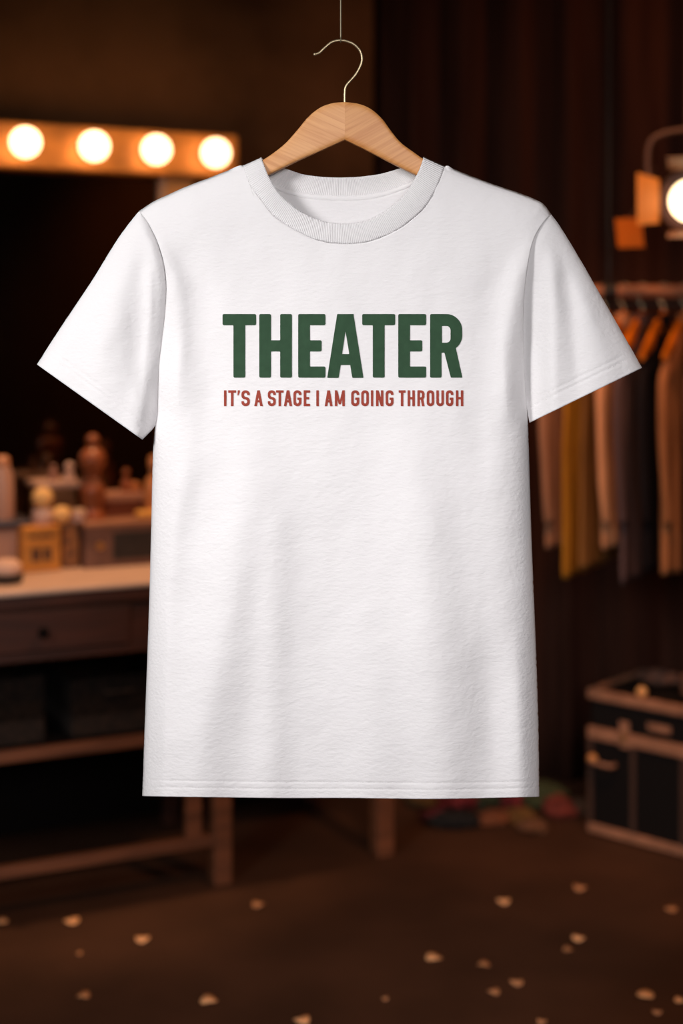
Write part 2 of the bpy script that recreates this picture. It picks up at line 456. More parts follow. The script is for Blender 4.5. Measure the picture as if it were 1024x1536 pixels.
SRGR = [([(826, 330), (829, 440), (829, 600)], 13, .0050, 380, 620), ([(838, 350), (856, 460), (866, 590)], 14, -.0042, 410, 590),
        ([(850, 360), (888, 470), (905, 560)], 18, .0030, 430, 580)]
dL = sleeve(-1, SLL, SBL, [(56, 547), (213, 659)], SRGL)
dR = sleeve(1, SLR, SBR, [(962, 552), (794, 634)], SRGR)

# collar ribbing: a closed ring, front and back, folded at the shoulders
NCc = 150
def band(inn, out, front):
    I = interp_poly(inn, NCc); O = interp_poly(out, NCc); s = np.linspace(0, 1, 12)
    x = I[None, :, 0]*(1-s[:, None])+O[None, :, 0]*s[:, None]; y = I[None, :, 1]*(1-s[:, None])+O[None, :, 1]*s[:, None]
    F_, k = Fbase(x, y)
    b = (.0001+.0014*np.sin(PI*np.clip(s, 0, 1))[:, None])*k
    d = (F_+b) if front else -(F_+b)
    seg = np.r_[0, np.cumsum(np.hypot(*np.diff(.5*(I+O), axis=0).T))]/2.6
    return P(x, y, d).reshape(-1, 3), np.stack([np.broadcast_to(seg, x.shape), np.broadcast_to(s[:, None], x.shape)], -1).reshape(-1, 2)
v1, u1 = band(CFI, CFO, True); v2, u2 = band(CBI, CBO, False)
mesh_from('collar', W(np.concatenate([v1, v2])), grid_faces(12, NCc)+grid_faces(12, NCc, 12*NCc), M_rib, shirt, 5e-5, .0014, uv=np.concatenate([u1, u2]))
# taped seam inside the back of the neck
q = interp_poly(CBO, 100)[12:-12]; bm = bmesh.new()
pts = [Vector(W(P(np.array(a), np.array(b-5.5), np.array(float(Fbase(np.array(a), np.array(b-5.5))[0])*-1+.0018)))) for a, b in q]
grid = []
for off, dd in ((-4, 0.0002), (-3.4, .0010), (0, .0014), (3.4, .0010), (4, .0002)):
    row = []
    for a, b in q:
        a_ = np.array(a); b_ = np.array(b-3+off)
        row.append(bm.verts.new(W(P(a_, b_, -Fbase(a_, b_)[0]*1.0+dd+.0005))))
    grid.append(row)
for r0, r1 in zip(grid, grid[1:]):
    for i in range(len(r0)-1): bm.faces.new((r0[i], r0[i+1], r1[i+1], r1[i]))
finish('neck_tape', bm, M_cloth, shirt, smooth=True, angle=False)

# stitching
def stitches(name, pts_fn, n, depth_fn):
    bm = bmesh.new()
    for i in range(n):
        (xa, ya), (xb, yb) = pts_fn((i+.15)/n), pts_fn((i+.75)/n)
        xm, ym = (xa+xb)/2, (ya+yb)/2; tx, ty = xb-xa, yb-ya; l = math.hypot(tx, ty); nx, ny = -ty/l*.55, tx/l*.55
        dm = depth_fn(xm, ym)
        ring = [bm.verts.new(W(P(np.array(a), np.array(b), np.array(dm+.0003)))) for a, b in
                ((xa, ya), (xm+nx, ym+ny), (xb, yb), (xm-nx, ym-ny))]
        top = bm.verts.new(W(P(np.array(xm), np.array(ym), np.array(dm+.0011))))
        for a in range(4): bm.faces.new((ring[a], ring[(a+1) % 4], top))
    return finish(name, bm, M_thread, shirt)
M_thread = mat('white_thread', (.82, .80, .80), .7)
hemq = interp_poly(HEM, 300)
def hem_line(off):
    def f(t):
        x_ = 218+(804-218)*t; return (x_, float(np.interp(x_, hemq[:, 0], hemq[:, 1]))-off)
    return f
xs_ = np.linspace(216, 806, 400)
for off in (25, 15):
    ys_ = np.interp(xs_, hemq[:, 0], hemq[:, 1])-off
    dd = Ffull(xs_, ys_)
    stitches('hem_stitching', hem_line(off), 140, lambda a, b, dd=dd: float(np.interp(a, xs_, dd)))
def cuff_line(a, b, off, trim0, trim1):
    a = np.array(a, float); b = np.array(b, float); t_ = (b-a)/np.linalg.norm(b-a); n_ = np.array([t_[1], -t_[0]])
    if n_[1] > 0: n_ = -n_
    return lambda t: tuple(a+t_*(trim0+(np.linalg.norm(b-a)-trim0-trim1)*t)+n_*off)
for off in (21, 29):
    stitches('sleeve_stitching', cuff_line((56, 547), (213, 659), off, 8+off*.45, 8), 42, dL)
    stitches('sleeve_stitching', cuff_line((962, 552), (794, 634), off, 8+off*.2, 8), 42, dR)
cfo = interp_poly([(a+(a-516)*.012, b+2.2) for a, b in CFO], 300)
def cl(t): return tuple(cfo[int(np.clip(t*299, 0, 299))])
cd_ = Ffull(cfo[:, 0], cfo[:, 1])
stitches('collar_stitching', lambda t: tuple(np.array([np.interp(t*299, range(300), cfo[:, 0]), np.interp(t*299, range(300), cfo[:, 1])])), 110,
         lambda a, b: float(Ffull(np.array([a]), np.array([b]))[0]))

# ---- printed lettering, contoured from rounded letter shapes and laid on the cloth
def fb(x0, y0, x1, y1, r=0.):
    def f(X, Y):
        cx, cy = (x0+x1)/2, (y0+y1)/2; dx = np.abs(X-cx)-((x1-x0)/2-r); dy = np.abs(Y-cy)-((y1-y0)/2-r)
        return np.hypot(np.maximum(dx, 0), np.maximum(dy, 0))+np.minimum(np.maximum(dx, dy), 0)-r
    return f
def fp(*pts):
    A = sum(pts[i][0]*pts[(i+1) % len(pts)][1]-pts[(i+1) % len(pts)][0]*pts[i][1] for i in range(len(pts)))
    sg = 1 if A > 0 else -1
    def f(X, Y):
        d = np.full(X.shape, -1e9)
        for i in range(len(pts)):
            (x0, y0), (x1, y1) = pts[i], pts[(i+1) % len(pts)]
            l = math.hypot(x1-x0, y1-y0); nx, ny = sg*(y1-y0)/l, -sg*(x1-x0)/l
            d = np.maximum(d, (X-x0)*nx+(Y-y0)*ny)
        return d
    return f
def U_(*fs): return lambda X, Y: np.minimum.reduce([f(X, Y) for f in fs])
def cut(a, *bs): return lambda X, Y: np.maximum.reduce([a(X, Y)]+[-b(X, Y) for b in bs])
def AND(*fs): return lambda X, Y: np.maximum.reduce([f(X, Y) for f in fs])
def ring_(x0, y0, x1, y1, r, w): return cut(fb(x0, y0, x1, y1, r), fb(x0+w, y0+w, x1-w, y1-w, max(r-w*.75, .5)))
def letter(c, x0, x1, y0, y1, w, h, r):
    """w vertical stroke, h horizontal stroke, r corner radius"""
    xm, ym, H = (x0+x1)/2, (y0+y1)/2, y1-y0
    if c == 'I': return fb(x0, y0, x1, y1, r)
    if c == 'T': return U_(fb(x0, y0, x1, y0+h, r), fb(xm-w/2, y0+r, xm+w/2, y1, r))
    if c == 'H': return U_(fb(x0, y0, x0+w, y1, r), fb(x1-w, y0, x1, y1, r), fb(x0+w/2, ym-h/2, x1-w/2, ym+h/2))
    if c == 'E': return U_(fb(x0, y0, x0+w, y1, r), fb(x0, y0, x1, y0+h, r), fb(x0, y1-h, x1, y1, r), fb(x0, ym-h/2, x1-(x1-x0)*.14, ym+h/2, r))
    if c == 'A':
        a = w*.52; k = (xm-a-x0)/H; wl = w*1.02
        def inn(y): return (x0+wl)+(y1-y)*k          # inner left edge
        yb0 = y0+H*.62; yb1 = yb0+h*.95; yt = y1-(xm-x0-wl)/k if k > 0 else y0
        yt = max(yt, y0+h*.9)
        return cut(fp((x0, y1), (xm-a, y0), (xm+a, y0), (x1, y1)),
                   fp((inn(yt), yt), (2*xm-inn(yt)+.01, yt), (2*xm-inn(yb0), yb0), (inn(yb0), yb0)),
                   fp((inn(yb1), yb1), (2*xm-inn(yb1), yb1), (2*xm-inn(y1+4), y1+4), (inn(y1+4), y1+4)))
    if c == 'M': return U_(fb(x0, y0, x0+w, y1, r), fb(x1-w, y0, x1, y1, r),
                           fp((x0, y0), (x0+w*.95, y0), (xm+w*.42, y1-H*.12), (xm-w*.42, y1-H*.12)), fp((x1-w*.95, y0), (x1, y0), (xm+w*.42, y1-H*.12), (xm-w*.42, y1-H*.12)))
    if c == 'N': return U_(fb(x0, y0, x0+w, y1, r), fb(x1-w, y0, x1, y1, r), fp((x0, y0), (x0+w*1.05, y0), (x1, y1), (x1-w*1.05, y1)))
    R = (x1-x0)*.46
    if c == 'O': return ring_(x0, y0, x1, y1, R, w)
    if c == 'U': return AND(ring_(x0, y0-H, x1, y1, R, w), fb(x0-2, y0, x1+2, y1+2))
    if c == 'G': return U_(cut(ring_(x0, y0, x1, y1, R, w), fb(xm, y0+H*.30, x1+2, y0+H*.47)), AND(fb(x1-w, y0+H*.46, x1, y1-R, 0), fb(x0, y0, x1, y1)), fb(xm, y0+H*.46, x1, y0+H*.46+h))
    if c == 'S': return U_(cut(ring_(x0, y0, x1, ym+h*.5, R, w), fb(xm, y0+H*.31, x1+2, ym+h*2)), cut(ring_(x0, ym-h*.5, x1, y1, R, w), fb(x0-2, ym-h*2, xm, y1-H*.31)))
    if c == 'R':
        yb = y0+H*.60; rr = min((x1-x0)*.5, (yb-y0)*.48)
        bowl = cut(U_(fb(x0, y0, x1, yb, rr), fb(x0, y0, xm, yb, r)), U_(fb(x0+w, y0+h, x1-w, yb-h, rr*.42), fb(x0+w, y0+h, xm, yb-h, r*.2)))
        return U_(fb(x0, y0, x0+w, y1, r), bowl, fp((xm-w*.15, yb-h*.6), (xm+w*.85, yb-h*.6), (x1, y1), (x1-w*1.02, y1)))
    if c == "'": return fp((x0+.6, y0), (x1, y0), (x1-.1, y0+H*.13), (x0+1.3, y0+H*.33), (x0-.1, y0+H*.33))
def imprint(name, fn, x0, x1, y0, y1, step, m, off):
    xs = np.arange(x0, x1+step, step); ys = np.arange(y0, y1+step, step)
    X, Y = np.meshgrid(xs, ys); Z = fn(X, Y)
    verts = []; key = {}; faces = []
    def vert(k, a, b):
        if k not in key: key[k] = len(verts); verts.append((a, b))
        return key[k]
    ins = Z < 0
    act = ins[:-1, :-1] | ins[1:, :-1] | ins[:-1, 1:] | ins[1:, 1:]
    for j, i in zip(*np.nonzero(act)):
        cs = [(j, i), (j, i+1), (j+1, i+1), (j+1, i)]; poly = []
        for q_ in range(4):
            a, b = cs[q_], cs[(q_+1) % 4]; za, zb = Z[a], Z[b]
            if za < 0: poly.append(vert(a, X[a], Y[a]))
            if (za < 0) != (zb < 0):
                t = za/(za-zb); kk = (min(a, b), max(a, b))
                poly.append(vert(kk, X[a]+(X[b]-X[a])*t, Y[a]+(Y[b]-Y[a])*t))
        if len(poly) > 2: faces.append(poly)
    v = np.array(verts)
    d = Ffull(v[:, 0], v[:, 1])+off
    return mesh_from(name, W(P(v[:, 0], v[:, 1], d)), faces, m, shirt, 0, 0)
M_green = mat('green_ink', lin((46, 74, 52)), .75, vary=.08, scale=90, bump=.0002, spec=.2)
M_red = mat('red_ink', lin((150, 64, 50)), .75, vary=.10, scale=120, bump=.0002, spec=.2)
BIG = [('T', 333.6, 384), ('H', 388.6, 437.8), ('E', 447, 488), ('A', 490.5, 544.8), ('T', 543, 592.6), ('E', 597, 639), ('R', 644.8, 693)]
def lb(c, a, b):
    if c == 'A':   # measured by hand
        return cut(fp((490.5, 566.8), (505.5, 471), (530, 471), (545, 566.8)), fp((518, 497), (523.6, 531), (513, 531)), fp((511, 547.5), (525, 547.5), (528.3, 568), (507.6, 568)))
    if c == 'R':
        bowl = cut(U_(fb(644.8, 471, 693, 527, 24), fb(644.8, 471, 668, 529, 2)), U_(fb(662.7, 488.8, 675.5, 514, 6.5), fb(662.7, 488.8, 669, 514, .5)))
        return U_(fb(644.8, 471, 662, 566.5, 2), bowl, fp((664, 520), (683, 520), (693.3, 566.5), (676, 566.5)))
    return letter(c, a, b, 471, 566.5, 17.8, 16.8, 2.2)
imprint('theater_print', U_(*[lb(*l) for l in BIG]), 330, 696, 468, 570, 1.0, M_green, .0013)
z1 = lambda v: 330+v/5.39
z2 = lambda v: 515+v/5.39
SM = [('I', z1(31), z1(52)), ('T', z1(65), z1(130)), ("'", z1(140), z1(160)), ('S', z1(172), z1(240)), ('A', z1(276), z1(345)), ('S', z1(385), z1(450)),
      ('T', z1(452), z1(513)), ('A', z1(515), z1(582)), ('G', z1(592), z1(657)), ('E', z1(675), z1(728)), ('I', z1(777), z1(798)), ('A', z1(845), z1(910)), ('M', z1(927), z1(1008)),
      ('G', z2(62), z2(128)), ('O', z2(143), z2(205)), ('I', z2(221), z2(241)), ('N', z2(262), z2(323)), ('G', z2(340), z2(404)), ('T', z2(445), z2(502)), ('H', z2(518), z2(577)),
      ('R', z2(597), z2(655)), ('O', z2(672), z2(733)), ('U', z2(750), z2(812)), ('G', z2(828), z2(888)), ('H', z2(908), z2(969))]
imprint('slogan_print', U_(*[letter(c, a, b, 585.4, 609.2, 3.9, 3.6, .5) for c, a, b in SM]), 333, 698, 583, 612, .5, M_red, .0013)

# ================================================================== HANGER
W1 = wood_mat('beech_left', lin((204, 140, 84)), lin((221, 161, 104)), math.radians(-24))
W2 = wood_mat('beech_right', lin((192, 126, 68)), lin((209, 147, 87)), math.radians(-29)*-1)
M_steel = mat('nickel_steel', lin((190, 172, 138)), .38, .8)
hang = thing('coat_hanger', 'pale wooden coat hanger with steel hook carrying the white t-shirt', 'hanger', (0, ZS, 1.6))
def hz(px, py, d=0.): return Vector(((px-512)*ZS/FPX, -d, EYE-(py-500)*ZS/FPX-1.6))
HTL = [(517, 153.5), (498, 155.2), (480.6, 161.5), (463, 175), (445.5, 196), (428, 215.5), (410, 230), (393, 241), (370, 251.5), (340, 267), (310, 281), (280, 295), (255, 309), (243, 318), (236, 328)]
HBL = [(517, 210.5), (480.6, 227), (445.5, 242.6), (403, 263), (370, 278), (340, 292), (310, 307), (280, 322), (258, 334), (246, 339), (236, 336)]
HTR = [(517, 153.5), (537, 156), (554.5, 163), (572, 177.5), (586, 196.5), (600, 213.5), (621, 229.5), (638, 241), (665, 255), (700, 272), (740, 291), (770, 306), (790, 316), (800, 324), (806, 333)]
HBR = [(517, 210.5), (551, 227), (586, 245), (625, 264), (665, 284), (700, 302), (735, 320), (765, 334), (785, 342), (797, 344), (806, 340)]
def arm(tp, bt, m, nm='arm'):
    A = interp_poly(tp, 60); B = interp_poly(bt, 60)
    bm = bmesh.new(); th = .0075; rows = []
    # cross section: rounded rectangle
    for k in range(60):
        t = Vector(hz(*A[k])); b = Vector(hz(*B[k])); c = (t+b)/2; hh = (t-b)/2
        ring = []
        for q_ in range(20):
            a = 2*PI*q_/20; ca, sa = math.cos(a), math.sin(a)
            ex = math.copysign(abs(ca)**.35, ca); ez = math.copysign(abs(sa)**.35, sa)
            ring.append(bm.verts.new(c+hh*ez+Vector((0, ex*th, 0))))
        rows.append(ring)
    for a, b in zip(rows, rows[1:]):
        for k in range(20): bm.faces.new((a[k], a[(k+1) % 20], b[(k+1) % 20], b[k]))
    bm.faces.new(rows[0]); bm.faces.new(rows[-1])
    return finish(nm, bm, m, hang, smooth=True)
arm(HTL, HBL, W1); arm(HTR, HBR, W2)
hk = [(517, 166), (517, 155), (517, 139), (519.5, 128), (531.6, 114), (539.5, 101), (543, 88), (539, 75), (528, 65), (512, 60.5), (498, 63), (487.7, 71), (479, 79), (472, 81.5)]
tube('hook', M_steel, hang, smooth_path([hz(*p) for p in hk], 8), .0017, 10)
lathe('hook_tip', M_steel, hang, ballprof(.0022, 0), hz(472, 81.5), 16)
wire = thing('hanging_wire', 'thin steel wire from which the wooden hanger hangs', 'wire', (0, ZS, EYE))
c = Vector(((511-512)*ZS/FPX, 0, -(60.5-500)*ZS/FPX))
zt = 3.1-EYE
tube('strand', mat('dull_wire', lin((120, 110, 88)), .5, .5), wire, [(c.x, 0, c.z+.0035), (c.x, 0, (c.z+zt)/2), (c.x, 0, zt)], .0011, 8)
tube('loop', MATS['dull_wire'], wire, [(c.x, .0032*math.cos(a), c.z+.0004+.0032*math.sin(a)) for a in [2*PI*k/16 for k in range(17)]], .0008, 8)

# ================================================================== DRESSING TABLE (local axes: x along the wall, y into the wall)
M_ttop = mat('worn_table_top', (.64, .44, .34), .5, vary=.12, scale=6, stretch=(1, 6, 1))
M_twood = mat('dark_table_wood', (.065, .016, .006), .65, vary=.3, scale=5, stretch=(1, 8, 8))
M_trail = mat('brown_rail_wood', (.19, .062, .024), .6, vary=.25, scale=5, stretch=(1, 8, 8))
M_black = mat('black_board', (.006, .004, .0035), .9, spec=.1)
M_brass = mat('brass', (.75, .42, .14), .35, .9)
H_T = .79
tab = thing('dressing_table', 'long dark wooden dressing table with pale worn top against the wall', 'table', TO, TRZ)
TL = 1.09
box('table_top', M_ttop, tab, -.95, TL, -.01, .58, H_T-.012, H_T, .004)
box('top_edge', M_twood, tab, -.94, TL-.01, .0, .57, H_T-.045, H_T-.0125, .004)
box('apron', M_twood, tab, -.93, TL-.03, .018, .04, .615, H_T-.0455, .002)
for xa in (-.40, .10, .62):
    d = box('drawer_front', M_twood, tab, xa-.22, xa+.22, .008, .0175, .64, .735, .004)
    lathe('knob', M_black, d, [(0, 0), (.007, 0), (.006, .012), (.013, .018), (.013, .026), (0, .03)], (xa, .008, .688), 16, rot=Matrix.Rotation(PI/2, 3, 'X').to_quaternion())
for xa in (.565,):
    box('leg', M_trail, tab, xa-.024, xa+.024, .02, .068, 0, .6145, .004)
box('leg', M_trail, tab, 1.0, 1.05, .02, .07, 0, .6145, .004)
for xa in (-.93, .565, 1.0): box('leg', M_twood, tab, xa, xa+.045, .51, .555, 0, .6145, .004)
box('leg', M_twood, tab, -.93, -.885, .02, .068, 0, .6145, .004)
box('stile', M_trail, tab, .470, .512, .03, .055, .1281, .6145, .003)
box('rail', M_trail, tab, -.885, .469, .03, .055, .375, .402, .003)
box('rail', M_trail, tab, -.885, .5645, .028, .055, .100, .128, .003)
box('shelf', M_black, tab, -.88, .50, .058, .50, .38, .395, .001)
box('back_panel', M_black, tab, -.88, 1.0, .56, .572, .02, .61, .001)
# dim baskets under the table
M_bask = mat('dark_wicker', (.022, .011, .006), .95, vary=.5, scale=60, bump=.004)
def basket(t, s, z, w_, d_, h_, label):
    o = thing('storage_basket', label, 'basket', tw(t, s, z), TRZ, 'dark baskets under the dressing table')
    bm = bmesh.new()
    bx(bm, -w_/2, w_/2, -d_/2, d_/2, 0, h_)
    top = max(bm.faces, key=lambda f: f.calc_center_median().z)
    r = bmesh.ops.inset_region(bm, faces=[top], thickness=.015)
    bmesh.ops.translate(bm, vec=(0, 0, -h_*.7), verts=top.verts)
    finish('basket_body', bm, M_bask, o, bevel=.006)
    tube('handle', M_bask, o, [(.04*math.cos(a), -d_/2-.004-.012*math.sin(a), h_*.72+.0*a) for a in [PI*k/8 for k in range(9)]], .005, 8)
basket(-.02, .27, .395, .30, .34, .17, 'dark wicker basket on the table shelf, nearer the left edge')
basket(.32, .27, .395, .25, .34, .15, 'dark wicker basket on the table shelf, close to the shirt')
# ------------------------------------------------------------------ mirror and light bar
M_frame = mat('mirror_frame_glow_wood', (.66, .29, .085), .45, vary=.25, scale=8)  # frame wood with the bulbs' orange glow put into its colour
M_bar = mat('light_bar_brass', (.66, .25, .05), .45, .3, vary=.25, scale=14)
mm = bpy.data.materials.new('mirror_glass'); mm.use_nodes = True
b_ = mm.node_tree.nodes['Principled BSDF']; b_.inputs['Metallic'].default_value = 1; b_.inputs['Roughness'].default_value = .10
b_.inputs['Base Color'].default_value = (.20, .165, .135, 1)
def t_of(px, s):
    """distance along the table at which set-back s meets the photo column px"""
    k = (px-512)/FPX; A = TO+TN*s
    return (k*A.y-A.x)/(TD.x-k*TD.y)
def z_of(px, py, s):
    t = t_of(px, s); return EYE-(py-500)*(TO+TN*s+TD*t).y/FPX
M_tray0 = mat('bead_highlight', (.60, .36, .24), .4)  # pinkish highlight of the bevelled frame edge, put into the colour
mir = thing('dressing_mirror', 'large dark dressing mirror in brown frame below the bulb bar', 'mirror', TO, TRZ)
s_m = .56
tm = t_of(238, s_m)
box('mirror_glass', mm, mir, -.95, tm, s_m, s_m+.004, H_T+.02, 1.84, 0)
box('frame_stile', M_frame, mir, tm+.0002, tm+.10, s_m-.02, s_m+.02, H_T+.001, 1.848, .006)  # widened to stand in for the bulb-lit orange wall beside the frame
box('frame_stile', M_frame, mir, -.995, -.9502, s_m-.02, s_m+.02, H_T+.001, 1.848, .006)
box('frame_edge_highlight', M_tray0, mir, tm+.0002, tm+.014, s_m-.026, s_m-.0201, H_T+.02, 1.845, .002)  # pale strip imitating the highlight on the bevel
box('frame_rail', M_frame, mir, -.95, tm, s_m-.012, s_m+.012, H_T+.001, H_T+.0198, .004)
s_b = .50
zc = z_of(233, 225, s_b-.05)
bar = thing('vanity_light_bar', 'brass vanity light bar with round bulbs glowing above the mirror', 'light', TO, TRZ)
te = t_of(358, s_b)
box('bar_housing', M_bar, bar, -.80, te, s_b, s_b+.118, zc-.064, zc+.064, .008)
M_bulb = mat('bulb_glow', (1, .8, .5), .3, emit=(1.0, .60, .30), es=5.5)
M_sock = mat('socket_brass', (.5, .22, .07), .4, .6)
tb = [t_of(px, s_b-.05) for px in (37, 140, 233, 322)]
stp = (tb[3]-tb[0])/3
for k in range(7):
    tt = tb[3]-stp*k if k > 3 else tb[3-k]
    if tt < -.75: break
    R_ = Matrix.Rotation(PI/2, 3, 'X').to_quaternion()
    so = lathe('socket', M_sock, bar, [(0, 0), (.032, 0), (.030, .012), (.017, .014), (.016, .024), (0, .024)], (tt, s_b-.0002, zc), 24, rot=R_)
    lathe('bulb', M_bulb, bar, [(0.013, .018), (.014, .024)]+ballprof(.0405, .060, 16, -62, 90), (tt, s_b, zc), 32, rot=R_)

# ------------------------------------------------------------------ things on the table
def place(px, s): t = t_of(px, s); return tw(t, s), (tw(t, s)).y/FPX
GT = 'toiletries on the dressing table'
M_crate = mat('orange_crate_wood', (.60, .245, .035), .6, vary=.2, scale=9, stretch=(1, 1, 8))
M_mark = mat('dark_stencil', (.12, .05, .02), .7)
def tbox(name, label, cat, px0, px1, s, z0, h, dep, m, parts=None, group=None):
    ta, tb_ = t_of(px0, s), t_of(px1, s)
    o = thing(name, label, cat, tw((ta+tb_)/2, s, z0), TRZ, group); wd = tb_-ta
    box('box_body', m, o, -wd/2, wd/2, 0, dep, 0, h, .003)
    return o, wd
zt = H_T+.0005
ZB = z_of(60, 790, .25)   # top of the boxes standing on the table
hB = ZB-zt
o, wd = tbox('wooden_crate', 'orange wooden crate with dark stencil marks on the dressing table', 'crate', 33, 91, .25, zt, hB, .10, M_crate)
for (a, b, c0, c1) in ((-.28, -.12, .74, .82), (-.05, .10, .74, .82), (.16, .28, .74, .82), (-.26, -.02, .24, .52), (.05, .25, .24, .52)):
    box('stencil_mark', M_mark, o, a*wd, b*wd, -.003, -.0003, c0*hB, c1*hB, 0)
for z_ in (.02, .60, .93): box('batten', M_crate, o, -wd/2+.001, wd/2-.001, -.006, -.0002, hB*z_, hB*z_+.006, .001)
M_pat = mat('patterned_box_paper', (.07, .03, .02), .6, scale=40, col2=(.42, .17, .05))
o, wd = tbox('patterned_box', 'small dark and orange patterned box between crate and brown case', 'box', 93, 119, .27, zt, hB*.98, .09, M_pat)
box('lid', mat('brown_lid', (.20, .08, .04), .5), o, -wd/2-.001, wd/2+.001, -.001, .092, hB*.9801, hB*1.02, .002)
M_case = mat('brown_case_leather', (.17, .085, .060), .55, vary=.2, scale=20, bump=.001)
M_case2 = mat('case_edge_wood', (.36, .17, .10), .5, vary=.2, scale=10)
o, wd = tbox('vintage_case', 'low brown vintage case with dark grille front on the dressing table', 'case', 127, 262, .24, zt, hB*.93, .20, M_case)
box('grille', mat('dark_grille', (.02, .015, .014), .7, vary=.4, scale=120), o, -wd/2+.075, wd/2-.02, -.005, -.0003, .02, hB*.78, .002)
box('case_lid', M_case2, o, -wd/2-.002, wd/2+.002, -.006, .202, hB*.9301, hB*1.03, .003)
lathe('dial', M_brass, o, [(0, 0), (.010, 0), (.009, .008), (0, .008)], (-wd/2+.04, -.0003, hB*.5), 16, rot=Matrix.Rotation(PI/2, 3, 'X').to_quaternion())
zc2 = zt+hB*1.03+.0005   # on the case
# small stack at the left edge
o, wd = tbox('pink_box', 'pinkish cardboard box at the left edge of the dressing table', 'box', -30, 26, .30, zt, hB*.86, .10, mat('pink_card', (.50, .27, .18), .6, vary=.1, scale=10))
box('lid', mat('pink_card_lid', (.42, .22, .15), .6), o, -wd/2-.002, wd/2+.002, -.002, .102, hB*.8601, hB*.95, .002)
o = thing('book', 'dark book with bluish edge lying on the pink box', 'book', tw(t_of(6, .28), .28, zt+hB*.95+.0005), TRZ)
box('cover', mat('dark_book_cover', (.03, .02, .025), .5), o, -.075, .07, 0, .13, 0, .013, .001)
box('pages', mat('blue_grey_pages', (.20, .19, .21), .7), o, -.073, .068, -.001, .128, .0131, .019, .0005)
box('cover', MATS['dark_book_cover'], o, -.075, .07, 0, .13, .0191, .021, .0005)
ctr = tw(t_of(3, .31), .31)
o = thing('lotion_bottle', 'tall pink lotion bottle standing at the far left edge', 'bottle', (ctr.x, ctr.y, zt+hB*.95+.022), 0, GT)
lathe('bottle_body', mat('pink_plastic', (.55, .30, .21), .4), o, [(0, 0), (.030, 0), (.032, .006), (.031, .06), (.029, .11), (.022, .135), (0, .137)])
lathe('cap', mat('peach_cap', (.60, .25, .12), .4), o, [(0, .1372), (.021, .1372), (.020, .155), (.012, .163), (0, .164)])
p_, k_ = place(10, .12)
o = thing('powder_compact', 'round black based powder compact with pale pink puff in front of the pink box', 'compact', (p_.x, p_.y, zt), 0, GT)
lathe('compact_base', mat('black_compact', (.02, .014, .012), .3), o, [(0, 0), (.036, 0), (.040, .006), (.040, .022), (.037, .024), (0, .024)])
lathe('powder_puff', mat('pale_pink_puff', (.72, .45, .33), .9), o, [(0.034, .0242), (.037, .030), (.035, .045), (.024, .056), (0, .060)])
# jars on top of crate and boxes
zk = zt+hB+.0005
def jar(name, label, px, s, z, cat, parts, group=GT):
    p_, k_ = place(px, s)
    o = thing(name, label, cat, (p_.x, p_.y, z), 0, group)
    for nm, m, pr in parts: lathe(nm, m, o, pr)
    return o
M_cream = mat('cream_glass', (.72, .48, .32), .35)
M_yel = mat('yellow_powder_puff', (.86, .52, .20), .8)
M_pinkw = mat('pinkish_ceramic', (.62, .40, .32), .4)
M_amber = mat('amber_glass', (.42, .19, .045), .25)
M_rose = mat('rosewood', (.30, .085, .030), .35, vary=.3, scale=20)
jar('cosmetic_jar', 'cream jar topped with a round yellowish puff, on the orange crate', 64, .29, zk, 'jar',
    [('jar_body', M_pinkw, [(0, 0), (.024, 0), (.027, .006), (.027, .034), (.020, .043), (0, .044)]), ('powder_puff', M_yel, ballprof(.027, .069))])
jar('cream_ball', 'creamy yellow round puff on the crate, right of the puff-topped jar', 92, .28, zt+hB*1.021, 'puff', [('puff_body', M_yel, [(0, 0), (.012, .001), (.022, .010), (.025, .022), (.021, .035), (.010, .043), (0, .044)])])
jar('small_pot', 'low whitish pot beside the creamy round puff', 118, .285, zt+hB*1.021, 'pot', [('pot_body', M_pinkw, [(0, 0), (.019, 0), (.022, .008), (.021, .024), (0, .025)]), ('pot_lid', M_cream, [(0, .0252), (.019, .0252), (.017, .033), (0, .036)])])
# raised tray box behind, with two little bottles
M_tray = mat('pale_pink_tray', (.55, .34, .26), .5)
o = thing('display_box', 'amber-sided small box with pale pink lid behind the jars', 'box', tw(t_of(86, .40), .40, zt), TRZ)
hh = z_of(92, 722, .40)-zt
box('box_body', mat('amber_box_side', (.26, .12, .045), .4, vary=.35, scale=18), o, -.050, .050, 0, .1, 0, hh-.018, .003)
box('lid', M_tray, o, -.060, .060, -.012, .112, hh-.0179, hh, .004)
zq = zt+hh+.0005
jar('perfume_bottle', 'tiny dull pink perfume bottle on the pale pink lid, left of its pair', 80, .44, zq, 'bottle', [('bottle_body', mat('dull_pink_glass', (.36, .18, .13), .3), [(0, 0), (.012, 0), (.014, .01), (.012, .024), (.006, .028), (0, .028)]), ('stopper', MATS['dull_pink_glass'], ballprof(.008, .034))])
jar('perfume_bottle', 'tiny pale perfume bottle on the pale pink lid, right of its pair', 104, .43, zq, 'bottle', [('bottle_body', M_pinkw, [(0, 0), (.013, 0), (.014, .01), (.012, .020), (.007, .024), (0, .024)]), ('stopper', M_pinkw, ballprof(.013, .035))])
# turned rosewood bottle
zz = zc2
o = jar('turned_wooden_bottle', 'tall turned reddish wooden bottle with ball top on the brown case', 139, .32, zz, 'bottle', [
    ('bottle_body', M_rose, [(0, 0), (.034, 0), (.035, .010), (.030, .018), (.027, .03), (.031, .05), (.034, .07), (.030, .090), (.020, .104), (.017, .112), (.022, .116), (.022, .122), (.014, .126), (0, .126)]),
    ('ball_stopper', M_rose, [(0.012, .1262), (.024, .130), (.033, .142), (.036, .156), (.032, .172), (.022, .184), (.013, .190), (.014, .196), (.018, .204), (.017, .214), (.010, .222), (0, .225)])])
